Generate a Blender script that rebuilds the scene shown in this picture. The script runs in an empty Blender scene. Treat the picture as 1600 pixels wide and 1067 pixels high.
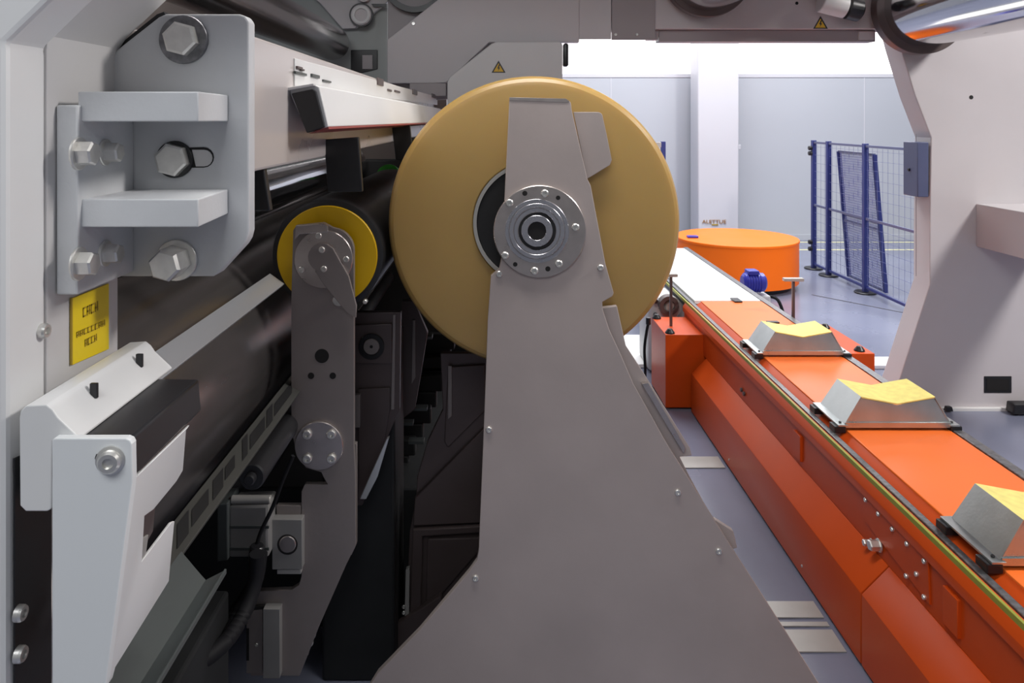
import bpy, bmesh, math, random
from mathutils import Vector, Matrix
random.seed(4)
C = bpy.context.scene.collection
F, VX, VY, ZC = 1150.0, 775.0, 187.0, 2.0

# ---------------------------------------------------------------- camera, world, lights, exposure
cam_d = bpy.data.cameras.new('camera'); cam = bpy.data.objects.new('camera', cam_d); C.objects.link(cam)
cam.location = (0, 0, ZC); cam.rotation_euler = (math.radians(90), 0, 0)
cam_d.sensor_fit = 'HORIZONTAL'; cam_d.sensor_width = 36; cam_d.lens = F/1600*36
cam_d.shift_x = (800-VX)/1600; cam_d.shift_y = (VY-533.5)/1600
cam_d.clip_start = 0.05; cam_d.clip_end = 100
bpy.context.scene.camera = cam
W = bpy.data.worlds.new('hall_ambient'); bpy.context.scene.world = W; W.use_nodes = True
W.node_tree.nodes['Background'].inputs[0].default_value = (0.93, 0.95, 1.0, 1)
W.node_tree.nodes['Background'].inputs[1].default_value = 0.21
def area(name, loc, target, sx, sy, power, col=(1, 1, 1)):
    l = bpy.data.lights.new(name, 'AREA'); l.shape = 'RECTANGLE'; l.size = sx; l.size_y = sy; l.energy = power; l.color = col
    o = bpy.data.objects.new(name, l); C.objects.link(o); o.location = loc
    o.rotation_euler = (Vector(target)-Vector(loc)).to_track_quat('-Z', 'Y').to_euler()
    return o
area('hall_lamp', (3.0, 8.8, 6.5), (3.0, 8.8, 0), 7, 4, 860, (.97, .98, 1))
area('hall_lamp', (6.4, 2.0, 6.0), (2.8, 4.2, .8), 1.1, 1.1, 420, (1, .96, .93))
area('hall_lamp', (-.8, -1.6, 4.4), (-.3, 1.6, 1.6), 2.6, 1.4, 80, (.96, .98, 1))
area('machine_lamp', (.1, 1.75, 4.3), (.1, 2.3, 1.5), 1.6, .3, 58, (1, .97, .93))  # added strip light that brightens the roll rim and stand top
vs = bpy.context.scene.view_settings
vs.view_transform = 'Standard'; vs.look = 'None'; vs.gamma = 1; vs.use_curve_mapping = False; vs.exposure = 0.0

# ---------------------------------------------------------------- materials
def mat(name, col, rough=.5, metal=0, var=.06, scale=6, bump=0.0, coat=0, sss=0, emit=0, stretch=(1, 1, 1), rvar=.08, spec=None):
    m = bpy.data.materials.new(name); m.use_nodes = True; nt = m.node_tree; b = nt.nodes['Principled BSDF']
    tc = nt.nodes.new('ShaderNodeTexCoord'); mp = nt.nodes.new('ShaderNodeMapping'); mp.inputs['Scale'].default_value = stretch
    n = nt.nodes.new('ShaderNodeTexNoise'); n.inputs['Scale'].default_value = scale; n.inputs['Detail'].default_value = 5
    nt.links.new(tc.outputs['Object'], mp.inputs[0]); nt.links.new(mp.outputs[0], n.inputs['Vector'])
    r = nt.nodes.new('ShaderNodeMapRange'); r.inputs['To Min'].default_value = 1-var; r.inputs['To Max'].default_value = 1+var
    r.inputs['From Min'].default_value = .3; r.inputs['From Max'].default_value = .7
    nt.links.new(n.outputs['Fac'], r.inputs['Value'])
    mx = nt.nodes.new('ShaderNodeVectorMath'); mx.operation = 'SCALE'; mx.inputs[0].default_value = col
    nt.links.new(r.outputs[0], mx.inputs['Scale']); nt.links.new(mx.outputs[0], b.inputs['Base Color'])
    r2 = nt.nodes.new('ShaderNodeMapRange'); r2.inputs['To Min'].default_value = max(.02, rough-rvar); r2.inputs['To Max'].default_value = min(1, rough+rvar)
    nt.links.new(n.outputs['Fac'], r2.inputs['Value']); nt.links.new(r2.outputs[0], b.inputs['Roughness'])
    b.inputs['Metallic'].default_value = metal
    if coat: b.inputs['Coat Weight'].default_value = coat; b.inputs['Coat Roughness'].default_value = .15
    if sss: b.inputs['Subsurface Weight'].default_value = sss; b.inputs['Subsurface Scale'].default_value = .05; b.inputs['Subsurface Radius'].default_value = (1, .6, .2)
    if emit: b.inputs['Emission Color'].default_value = (*col, 1); b.inputs['Emission Strength'].default_value = emit
    if spec is not None: b.inputs['Specular IOR Level'].default_value = spec
    if bump:
        bp = nt.nodes.new('ShaderNodeBump'); bp.inputs['Strength'].default_value = bump; bp.inputs['Distance'].default_value = .002
        n2 = nt.nodes.new('ShaderNodeTexNoise'); n2.inputs['Scale'].default_value = scale*14; n2.inputs['Detail'].default_value = 3
        nt.links.new(mp.outputs[0], n2.inputs['Vector']); nt.links.new(n2.outputs['Fac'], bp.inputs['Height']); nt.links.new(bp.outputs[0], b.inputs['Normal'])
    return m
M = dict(
 white=mat('white_powder_coat', (.70, .70, .70), .38, var=.03, scale=3),
 panelwhite=mat('bright_white_paint', (.72, .74, .75), .34, var=.02, scale=3),
 greyblue=mat('light_grey_cast_paint', (.56, .57, .585), .42, var=.04, scale=9, bump=.15),
 frame=mat('machine_frame_paint', (.56, .55, .55), .45, var=.03, scale=2),
 beam=mat('beam_warm_grey_paint', (.47, .43, .42), .28, var=.05, scale=2, coat=.15),
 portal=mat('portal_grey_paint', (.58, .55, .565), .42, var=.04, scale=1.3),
 portaldark=mat('portal_shaded_panel_paint', (.36, .325, .335), .42, var=.04, scale=2),  # darker copy of the portal grey, shade put into the colour
 greenish=mat('grey_green_paint', (.36, .38, .37), .5, var=.04, scale=3),
 stand=mat('bead_blasted_steel', (.47, .405, .385), .46, .3, var=.07, scale=3.5, bump=.12, rvar=.05),
 arm=mat('arm_plate_steel', (.28, .245, .235), .42, .4, var=.05, scale=5, bump=.1),
 brown=mat('dark_brown_steel_plate', (.105, .08, .078), .4, .3, var=.1, scale=4),  # dark brown steel for shadowed parts, their shade put into the colour
 machined=mat('machined_steel', (.52, .47, .45), .3, .9, var=.06, scale=30, stretch=(1, 6, 1)),
 satin=mat('satin_grooved_steel', (.46, .46, .50), .28, .85, var=.04, scale=20),
 chrome=mat('chrome_roller', (.70, .69, .70), .1, 1, var=.03, scale=2, stretch=(8, .3, 8), rvar=.04),
 satinroll=mat('satin_chrome_roller', (.42, .40, .40), .2, 1, var=.05, scale=2, stretch=(8, .3, 8), rvar=.05),
 drum=mat('polished_dark_drum', (.27, .25, .245), .25, .85, var=.25, scale=3, stretch=(1, .15, 1), rvar=.08),
 alu=mat('aluminium_strip', (.62, .64, .67), .35, .5, var=.05, scale=4, stretch=(1, .2, 1)),
 zinc=mat('zinc_plated_steel', (.72, .71, .68), .32, .8, var=.08, scale=60),
 galv=mat('galvanised_sheet', (.50, .53, .53), .3, .85, var=.12, scale=7, bump=.1),
 film=mat('amber_film_roll', (.45, .29, .095), .34, var=.07, scale=2.2, sss=.55, coat=.3, rvar=.05),
 yellow=mat('yellow_plastic', (.78, .47, .0), .4, var=.03, scale=8),
 padyellow=mat('yellow_felt_pad', (.80, .69, .22), .8, var=.1, scale=30, bump=.3),
 warn=mat('warning_yellow', (.80, .50, .03), .45, var=.03),
 labelyellow=mat('label_yellow', (.78, .58, .01), .4, var=.05),
 ink=mat('brown_print_ink', (.36, .24, .02), .5),
 rubber=mat('black_rubber', (.018, .018, .02), .38, var=.1, scale=12),
 core=mat('black_core_board', (.008, .008, .009), .6),
 black=mat('black_paint', (.012, .012, .014), .35, var=.1),
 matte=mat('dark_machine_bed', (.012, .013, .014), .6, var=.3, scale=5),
 glass=mat('smoked_acrylic_cover', (.014, .014, .016), .3, var=.1, coat=.1),
 dark=mat('dark_hole', (.006, .005, .005), .7),
 orange=mat('orange_powder_coat', (.56, .068, .007), .38, var=.05, scale=3, spec=.22, rvar=.05),
 deck=mat('orange_deck_paint', (.88, .175, .03), .32, var=.05, scale=2.5, spec=.3, rvar=.05),
 drumorange=mat('bright_orange_paint', (.98, .17, .005), .42, var=.02, scale=2, spec=.25),
 belt=mat('white_belt', (.88, .88, .88), .45, var=.02),
 greenstrip=mat('yellow_green_guide', (.30, .31, .04), .5, var=.1, scale=20),
 chain=mat('grey_chain_rail', (.20, .20, .21), .35, .7, var=.35, scale=70),
 blue=mat('blue_fence_paint', (.022, .032, .16), .4, var=.05, scale=5),
 bluebox=mat('blue_grey_box_paint', (.09, .105, .20), .4, var=.05),
 mesh=mat('blue_wire', (.15, .17, .34), .5),
 motorblue=mat('motor_blue', (.03, .035, .42), .35, coat=.3),
 wall=mat('pale_blue_wall_panel', (.43, .45, .50), .55, var=.02, scale=.6),
 column=mat('white_column_paint', (.56, .56, .61), .5, var=.02, scale=1),
 skywin=mat('translucent_daylight_glazing', (1.0, .97, .96), .5, var=.01, emit=1.05),
 floor=mat('grey_blue_epoxy_floor', (.185, .20, .275), .25, var=.14, scale=.9, coat=.1, rvar=.1),
 line=mat('pale_yellow_floor_line', (.72, .70, .42), .4),
 joint=mat('floor_joint', (.10, .10, .12), .6),
 plate=mat('steel_floor_plate', (.42, .41, .39), .4, .3, var=.08, scale=6),
 red=mat('red_edge_strip', (.30, .06, .06), .45),
 brownink=mat('brown_sign_ink', (.32, .16, .05), .5),
 green=mat('green_plastic', (.03, .34, .02), .4),
 tray=mat('grey_green_tray', (.07, .08, .08), .4, .2, var=.1, scale=4),
 brownmid=mat('brown_grey_panel', (.17, .14, .125), .35, .3, var=.1, scale=3),
 dullalu=mat('dull_aluminium', (.25, .245, .24), .4, .2, var=.06, scale=8),
 bardark=mat('dull_bar_steel', (.065, .065, .06), .5, .2, var=.1, scale=4),
 cable=mat('black_cable', (.01, .01, .012), .65, spec=.2),
)

# ---------------------------------------------------------------- helpers
def P(x, y, Y): return Vector(((x-VX)*Y/F, Y, ZC-(y-VY)*Y/F))
ORG = {}
def link(name, bm, m, parent=None, sharp=21.5):
    me = bpy.data.meshes.new(name)
    bmesh.ops.recalc_face_normals(bm, faces=bm.faces[:])
    org = ORG.get(parent.name) if parent else None
    if org is None:
        if parent: org = Vector((0, 0, 0))
        else:
            xs = [v.co for v in bm.verts]
            org = Vector((sum(v.x for v in xs)/len(xs), sum(v.y for v in xs)/len(xs), min(v.z for v in xs)))
    bmesh.ops.translate(bm, vec=-org, verts=bm.verts[:])
    for f in bm.faces: f.smooth = True
    bm.to_mesh(me); bm.free()
    me.set_sharp_from_angle(angle=math.radians(sharp))
    me.materials.append(M[m])
    o = bpy.data.objects.new(name, me); C.objects.link(o)
    if parent: o.parent = parent
    else: o.location = org
    ORG[o.name] = org
    return o
def tag(o, label, cat, group=None):
    o['label'] = label; o['category'] = cat
    if group: o['group'] = group
    return o
def thing(name, loc, label, cat, group=None):
    o = bpy.data.objects.new(name, None); o.empty_display_size = .1; C.objects.link(o); o.location = loc
    ORG[o.name] = Vector(loc)
    return tag(o, label, cat, group)
def struct(o): o['kind'] = 'structure'; return o
def lab(o, s): o['label'] = s; return o
def bev(bm, w, seg=2, ang=30):
    if w <= 0: return bm
    bmesh.ops.recalc_face_normals(bm, faces=bm.faces[:])
    es = [e for e in bm.edges if len(e.link_faces) == 2 and e.calc_face_angle(0) > math.radians(ang)]
    bmesh.ops.bevel(bm, geom=es, offset=w, segments=seg, profile=.5, affect='EDGES', clamp_overlap=True)
    return bm
def slab(pts, d, bm=None, w=0):
    """solid: polygon pts (3D) swept by vector d"""
    new = bm is None
    if new: bm = bmesh.new()
    d = Vector(d); a = [bm.verts.new(p) for p in pts]; b = [bm.verts.new(Vector(p)+d) for p in pts]; n = len(a)
    bm.faces.new(a); bm.faces.new(b[::-1])
    for i in range(n): bm.faces.new((a[i], a[(i+1) % n], b[(i+1) % n], b[i]))
    if w: bev(bm, w)
    return bm
def prism(px, Y, dY, w=0.003, bm=None): return slab([P(x, y, Y) for x, y in px], (0, dY, 0), bm, w)
def wprism(xz, Y0, Y1, w=0.003, bm=None): return slab([(x, Y0, z) for x, z in xz], (0, Y1-Y0, 0), bm, w)
def onX(x, y, X):
    Y = X*F/(x-VX); return Vector((X, Y, ZC-(y-VY)*Y/F))
def side(px, X, t, w=0.001, bm=None): return slab([onX(x, y, X) for x, y in px], (t, 0, 0), bm, w)
def box(x0, x1, y0, y1, z0, z1, w=0.003, bm=None):
    return slab([(x0, y0, z0), (x1, y0, z0), (x1, y0, z1), (x0, y0, z1)], (0, y1-y0, 0), bm, w)
def lathe(prof, o, axis=(0, 1, 0), seg=48, bm=None):
    """prof: list of (radius, distance along axis)"""
    if bm is None: bm = bmesh.new()
    ax = Vector(axis).normalized(); u = ax.orthogonal().normalized(); v = ax.cross(u); o = Vector(o); rings = []
    for r, t in prof:
        if r < 1e-6: rings.append([bm.verts.new(o+ax*t)])
        else: rings.append([bm.verts.new(o+ax*t+(u*math.cos(a)+v*math.sin(a))*r) for a in [2*math.pi*i/seg for i in range(seg)]])
    for A, B in zip(rings, rings[1:]):
        for i in range(seg):
            j = (i+1) % seg
            if len(A) == 1 and len(B) == 1: continue
            if len(A) == 1: bm.faces.new((A[0], B[i], B[j]))
            elif len(B) == 1: bm.faces.new((A[i], A[j], B[0]))
            else: bm.faces.new((A[i], A[j], B[j], B[i]))
    return bm
def disc(x, y, rpx, Y, dY, w=.002, seg=48, bm=None):
    c = P(x, y, Y); r = rpx*Y/F; w = min(w, r*.3)
    return lathe([(0, 0), (r-w, 0), (r, w), (r, dY), (0, dY)], c, (0, 1, 0), seg, bm)
def cyl(c, r, t, axis, w=.001, seg=24, bm=None):
    w = min(w, r*.3); return lathe([(0, 0), (r-w, 0), (r, w), (r, t-w), (r-w, t), (0, t)], c, axis, seg, bm)
def ringd(x, y, r0, r1, Y, dY, seg=48):
    c = P(x, y, Y); a, b = r0*Y/F, r1*Y/F; w = .0008
    return lathe([(a, w), (a+w, 0), (b-w, 0), (b, w), (b, dY), (a, dY), (a, w)], c, (0, 1, 0), seg)
def tube(pts, r, seg=18, bm=None):
    if bm is None: bm = bmesh.new()
    P_ = [Vector(p) for p in pts]
    Q = [P_[0]]
    for i in range(len(P_)-1):      # catmull
        p0 = P_[max(0, i-1)]; p1 = P_[i]; p2 = P_[i+1]; p3 = P_[min(len(P_)-1, i+2)]
        for k in range(1, 7):
            t = k/6; Q.append(.5*((2*p1)+(p2-p0)*t+(2*p0-5*p1+4*p2-p3)*t*t+(3*p1-p0-3*p2+p3)*t**3))
    rings = []
    for i, q in enumerate(Q):
        d = (Q[min(i+1, len(Q)-1)]-Q[max(i-1, 0)]).normalized(); u = d.cross(Vector((.31, .9, .27))).normalized(); v = d.cross(u)
        rings.append([bm.verts.new(q+(u*math.cos(a)+v*math.sin(a))*r) for a in [2*math.pi*k/seg for k in range(seg)]])
    for A, B in zip(rings, rings[1:]):
        for i in range(seg): bm.faces.new((A[i], A[(i+1) % seg], B[(i+1) % seg], B[i]))
    bm.faces.new(rings[0][::-1]); bm.faces.new(rings[-1])
    return bm
def hexbolt(parent, c, r, axis, head=None, washer=1.5, label=None, rot=0, wm='zinc', name='bolt'):
    """c on the surface; axis points outwards"""
    ax = Vector(axis).normalized(); head = head or r*.7; c = Vector(c)
    b = link(name, lathe([(0, head), (r*.85, head), (r, head*.88), (r, 0)], c+ax*(r*.2), ax, 6), 'zinc', parent, 20)
    if washer: link('washer', lathe([(0, r*.22), (r*washer-.001, r*.22), (r*washer, r*.15), (r*washer, 0)], c, ax, 32), wm, b)
    return b
def caps(parent, x, y, rpx, Y, m='zinc', dep=.6, name='screw', bm=None):
    """socket cap screw seen from the front"""
    r = rpx*Y/F; c = P(x, y, Y)+Vector((0, -r*dep, 0))
    return link(name, lathe([(0, r*.45), (r*.42, r*.45), (r*.45, 0), (r*.8, 0), (r, r*.2), (r, r*dep+.001)], c, (0, 1, 0), 20), m, parent)
def hole(parent, x, y, rpx, Y, name='hole'):
    r = rpx*Y/F
    return link(name, lathe([(0, 0), (r, 0), (r, .0015)], P(x, y, Y)+Vector((0, -.0012, 0)), (0, 1, 0), 24), 'dark', parent)
def hexscrew_side(parent, p, r, name='screw'):
    return link(name, lathe([(0, r*.5), (r*.45, r*.5), (r*.5, r*.9), (r*.85, r*.9), (r, r*.6), (r, 0)], p, (1, 0, 0), 20), 'zinc', parent)
def copy_tree(o, parent=None):
    c = o.copy(); C.objects.link(c); c.parent = parent
    for ch in o.children: copy_tree(ch, c)
    return c
def triangle(parent, cx, cy, w, Y):
    h = w*.87
    a = link('warning_sticker', prism([(cx, cy-h*.6), (cx+w/2, cy+h*.4), (cx-w/2, cy+h*.4)], Y, -.002, 0), 'black', parent)
    lab(a, 'yellow and black triangular warning sticker')
    w2 = w*.72; h2 = w2*.87
    link('sticker_face', prism([(cx, cy+.5-h2*.58), (cx+w2/2, cy+.5+h2*.4), (cx-w2/2, cy+.5+h2*.4)], Y-.002, -.001, 0), 'warn', a)
    s = w*.1
    link('symbol', prism([(cx+.2*s, cy-2.4*s), (cx+s, cy-2.2*s), (cx+.3*s, cy-.2*s), (cx+1.1*s, cy-.2*s), (cx-.4*s, cy+2.4*s), (cx, cy+.5*s), (cx-.9*s, cy+.5*s)], Y-.003, -.0006, 0), 'black', a)
def arc(cx, cy, r, a0, a1, n=8): return [(cx+r*math.cos(math.radians(a0+(a1-a0)*i/n)), cy+r*math.sin(math.radians(a0+(a1-a0)*i/n))) for i in range(n+1)]

# ================================================================ SETTING
WB = 12.2
fl = link('floor', box(-9, 13, -5, WB+.3, -.2, 0, 0), 'floor'); struct(fl)
wb = link('wall_back', box(-9, 13, WB, WB+.2, 0, 2.73, 0), 'wall'); struct(wb)
struct(link('window_1', box(-9, 13, WB+.05, WB+.15, 2.76, 5.2, 0), 'skywin'))
struct(link('trim_1', box(-9, 13, WB-.01, WB+.2, 2.70, 2.76, .004), 'column'))
struct(link('trim_2', box(-9, 13, WB-.015, WB, 0, .10, .003), 'wall'))
struct(link('wall_right', box(12.8, 13, -5, WB, 0, 5.2, 0), 'wall'))
struct(link('wall_left', box(-9, -8.8, -5, WB, 0, 5.2, 0), 'wall'))
for i in range(9):
    X = -6.5+i*2.1
    if 2.6 < X < 4.2: continue
    lab(link('panel_seam', box(X, X+.012, WB-.004, WB, .1, 2.70, 0), 'column', wb), 'thin vertical seam between wall panels')
struct(link('trim_3', box(3.9, 9, 11.28, 11.34, 0, .004, 0), 'line'))
struct(link('trim_4', box(3.9, 9, 11.98, 12.04, 0, .004, 0), 'line'))
struct(link('trim_5', slab([P(1180, 470, 8.13)*1, Vector((3.6, 8.4, .002)), Vector((3.62, 8.4, .002)), Vector((5.2, 6.4, .002)), Vector((5.18, 6.4, .002))][1:], (0, 0, .002)), 'joint'))
# column
cl = thing('column', (3.45, 11.7, 0), 'pale square hall column with a small brown sign at its foot', 'column')
link('shaft', box(3.18, 3.83, 11.6, 12.05, 0, 5.2, .02), 'column', cl)
link('conduit', box(3.835, 3.87, 11.85, 11.9, 1.62, 5.2, .004), 'blue', cl)
link('socket', box(3.84, 3.93, 11.80, 11.9, 1.52, 1.60, .01), 'column', cl)
tx = bpy.data.curves.new('sign_text', 'FONT'); tx.body = 'ALETTUE'; tx.size = .13; tx.extrude = .003; tx.align_x = 'CENTER'
to = bpy.data.objects.new('tmp', tx); C.objects.link(to)
bpy.context.view_layer.update()
tm = bpy.data.meshes.new_from_object(to); bpy.data.objects.remove(to)
tm.materials.clear(); tm.materials.append(M['brownink'])
so = bpy.data.objects.new('sign_lettering', tm); C.objects.link(so); so.parent = cl
sp = P(1116, 349, 11.59)-Vector((3.45, 11.7, 0)); so.location = sp; so.rotation_euler = (math.radians(90), 0, 0); so.scale = (.72, .62, 1)
link('sign_bar', box(3.40, 3.50, 11.588, 11.60, P(0, 352, 11.59).z, P(0, 350.4, 11.59).z, 0), 'ink', cl)

# ================================================================ FENCE
fx = 4.26; FP = [10.6, 9.87, 9.43, 8.49, 6.9]; FH = 1.725
fe = thing('safety_fence', (fx, 9, 0), 'long blue wire mesh safety fence standing on the floor by the back wall', 'fence')
for Y in FP[1:]:
    p = link('post', box(fx-.028, fx+.028, Y-.028, Y+.028, 0.01, FH, .004), 'blue', fe)
    link('foot_plate', cyl((fx, Y, 0), .12, .02, (0, 0, 1), .006, 24), 'black', p)
for z, n in ((FH-.03, 'top_rail'), (.86, 'middle_rail'), (.07, 'bottom_rail')):
    link(n, box(fx-.012, fx+.012, FP[-1], FP[1], z-.014, z+.014, .002), 'bluebox' if z > .1 else 'blue', fe)
def wires(x0f, Y0, Y1, z0, z1, dy, r=.0022):
    bm = bmesh.new(); n = int((Y1-Y0)/dy)
    for i in range(n+1):
        Y = Y0+i*dy; a, b = x0f(z0), x0f(z1)
        slab([(a-r, Y-r, z0), (a+r, Y-r, z0), (a+r, Y+r, z0), (a-r, Y+r, z0)], (b-a, 0, z1-z0), bm)
    m = int((z1-z0)/dy)
    for i in range(m+1):
        z = z0+i*dy; a = x0f(z)
        slab([(a-r, Y0, z-r), (a+r, Y0, z-r), (a+r, Y0, z+r), (a-r, Y0, z+r)], (0, Y1-Y0, 0), bm)
    return bm
wm_ = link('wire_mesh', wires(lambda z: fx, FP[-1], FP[1], .1, FH-.05, .11, .0013), 'mesh', fe); wm_['kind'] = 'stuff'
for z in (1.62, 1.55, .36, .27): link('hinge', cyl((fx-.07, FP[1], z), .03, .05, (1, 0, 0), .006, 20), 'black', fe)
# leaning spare panel behind the fence
lp = thing('spare_gate', (4.42, 9, 0), 'loose blue mesh fence panel leaning against the safety fence', 'gate')
def lx(z): return 4.46-.125*z/1.55
ya, yb = 8.42, 9.30; zt = 1.60
def rod(a, b, r):
    a, b = Vector(a), Vector(b); bm = bmesh.new(); d = b-a; u = d.cross(Vector((1, 0, 0.01))).normalized()*r; v = d.normalized().cross(u)
    return slab([a+u+v, a-u+v, a-u-v, a+u-v], d, bm)
for Y in (ya, yb): link('frame_tube', rod((lx(0), Y, 0.02), (lx(zt), Y, zt), .019), 'blue', lp)
for z in (.035, .82, .74, zt): link('frame_tube', rod((lx(z), ya, z), (lx(z), yb, z), .012), 'bluebox', lp)
w_ = link('wire_mesh', wires(lx, ya, yb, .05, zt, .03, .0028), 'mesh', lp); w_['kind'] = 'stuff'
# post peeking out behind the film roll
pp = thing('fence_post', (2.29, 10.2, 0), 'short stretch of blue fence post peeking out right of the amber roll', 'post')
link('post', box(2.27, 2.33, 10.1, 10.16, .02, 1.70, .004), 'blue', pp); link('foot_plate', cyl((2.30, 10.13, 0), .10, .02, (0, 0, 1), .005, 20), 'black', pp)
link('bracket', box(2.20, 2.27, 10.1, 10.14, 1.62, 1.69, .004), 'plate', pp)

# ================================================================ CAROUSEL
cc = (2.93, 8.98, 0); R = .715
ca = thing('turntable', cc, 'large bright orange round turntable at the far end of the conveyor', 'turntable')
link('base_ring', lathe([(0, 0), (R*.86, 0), (R*.86, .07), (0, .07)], cc, (0, 0, 1), 64), 'black', ca)
link('skirt', lathe([(0, .065), (R-.01, .065), (R-.003, .07), (R-.003, .54), (0, .54)], cc, (0, 0, 1), 96), 'drumorange', ca)
link('top_plate', lathe([(0, .541), (R, .541), (R+.004, .545), (R+.004, .567), (R, .572), (0, .572)], cc, (0, 0, 1), 96), 'drumorange', ca)
link('handle', box(2.31, 2.44, 8.86, 8.94, .573, .60, .008), 'motorblue', ca)

# ================================================================ CONVEYOR
XL, XU, XR, ZD = 1.332, 1.432, 2.02, .62
cv = thing('conveyor', (1.7, 3.6, 0), 'long orange pallet conveyor running along the floor on the right', 'conveyor')
def skirt(Y0, Y1): return wprism([(XL, .012), (XL, .271), (XU, .371), (1.55, .371), (1.55, .012)], Y0, Y1, .003)
link('side_cover', skirt(1.4, 2.683), 'orange', cv); link('side_cover', skirt(2.69, 5.02), 'orange', cv)
link('body', box(1.50, 2.07, 1.4, 5.6, .012, .56, .003), 'orange', cv)
link('side_panel', box(XU, 1.52, 1.4, 5.6, .372, .545, .002), 'orange', cv)
link('top_flange', wprism([(XU-.012, .545), (XU-.012, .578), (1.440, .610), (1.47, .610), (1.47, .545)], 1.4, 5.6, .002), 'orange', cv)
link('guide_strip', box(1.438, 1.449, 1.4, 7.95, .605, .626, .002), 'greenstrip', cv)
link('chain_channel', box(1.456, 1.515, 1.4, 7.95, .56, .600, .002), 'black', cv)
link('chain', box(1.476, 1.502, 1.4, 7.95, .600, .612, .003), 'chain', cv)
link('inner_slope', wprism([(1.515, .545), (1.515, .585), (1.556, .612), (1.58, .612), (1.58, .545)], 1.4, 5.6, .001), 'orange', cv)
for a, b in ((1.4, 5.6),): link('deck_plate', box(1.558, XR, a, b, .59, ZD, .004), 'deck', cv)
link('side_rail', box(XR+.004, XR+.05, 1.4, 7.95, .58, .624, .003), 'chain', cv)
link('far_body', box(1.47, 2.04, 5.61, 7.95, .012, .56, .003), 'white', cv)
link('belt', box(1.515, XR, 5.62, 7.9, .59, .622, .006), 'belt', cv)
link('side_box', box(1.17, 1.50, 5.08, 5.54, .012, .516, .004), 'orange', cv)
sb2 = link('side_box', box(2.075, 2.43, 4.72, 5.4, .012, .50, .004), 'orange', cv)
lab(sb2, 'orange box on the far side of the conveyor')
for (x, y, z) in ((1.21, 5.12, .516), (1.2, 5.5, .516), (2.15, 5.36, .5), (2.36, 4.78, .5), (2.37, 5.3, .5)):
    link('corner_cap', bev(lathe([(0, .03), (.015, .03), (.032, .008), (.034, 0), (0, 0)], (x, y, z), (0, 0, 1), 20), 0), 'black', cv)
link('joint_cover', box(1.8, 1.86, 5.55, 5.66, .62, .632, .003), 'black', cv)
link('latch', box(1.84, 1.92, 4.98, 5.02, .62, .63, .002), 'black', cv); link('latch', box(1.87, 1.90, 4.83, 4.86, .62, .628, .002), 'black', cv)
for (x, Yb, zb, zt_) in ((1.26, 5.3, .516, .87), (2.10, 5.2, .0, .86)):
    p = link('reflector_post', box(x-.009, x+.009, Yb-.009, Yb+.009, zb, zt_, .001), 'brown', cv)
    link('cross_bar', box(x-.045 if x < 2 else x-.07, x+.045 if x < 2 else x+.07, Yb-.02, Yb+.02, zt_, zt_+.022, .003), 'plate', p)
# ribs and bolted plate on the side panel
for px in ((1243, 1254, 665, 702), (1478, 1502, 918, 985)):
    x0, x1, y0, y1 = px; a = onX(x0, y0, XU); b = onX(x1, y1, XU)
    link('side_rib', box(XU-.012, XU+.002, b.y, a.y, .40, .52, .003), 'orange', cv)
pl = link('splice_plate', side([(1352, 770), (1452, 868), (1455, 945), (1352, 812)], XU, -.006, .001), 'orange', cv)
for (x, y) in ((1356, 781), (1376, 803), (1398, 827), (1421, 850), (1448, 877), (1420, 900), (1436, 897), (1448, 933)):
    hexscrew_side(pl, onX(x, y, XU)-Vector((.006, 0, 0)), .0085).rotation_euler = (0, 0, 0)
for ch in list(pl.children):   # flip screws so that heads stand out to the left
    me = ch.data; c0 = sum((v.co for v in me.vertices), Vector())/len(me.vertices); base = XU-.006-ORG[pl.name].x
    for v in me.vertices: v.co.x = base-(v.co.x-base)
hb = hexbolt(cv, onX(1374, 852, XU-.004), .02, (-1, 0, 0), .035, 1.2); lab(hb, 'large zinc levelling bolt on the conveyor side')
hexbolt(cv, onX(1362, 848, XU-.004), .013, (-1, 0, 0), .03, 1.2)
for (x, y) in ((1160, 609), (1164, 615)): hole_ = link('cable_stub', cyl(onX(x, y, XU), .012, .012, (-1, 0, 0), .002, 20), 'brown', cv)
for Y in (1.95, 2.25, 3.2, 4.2): link('edge_screw', cyl((XL, Y, .06), .006, .004, (-1, 0, 0), .001, 20), 'zinc', cv)

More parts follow.
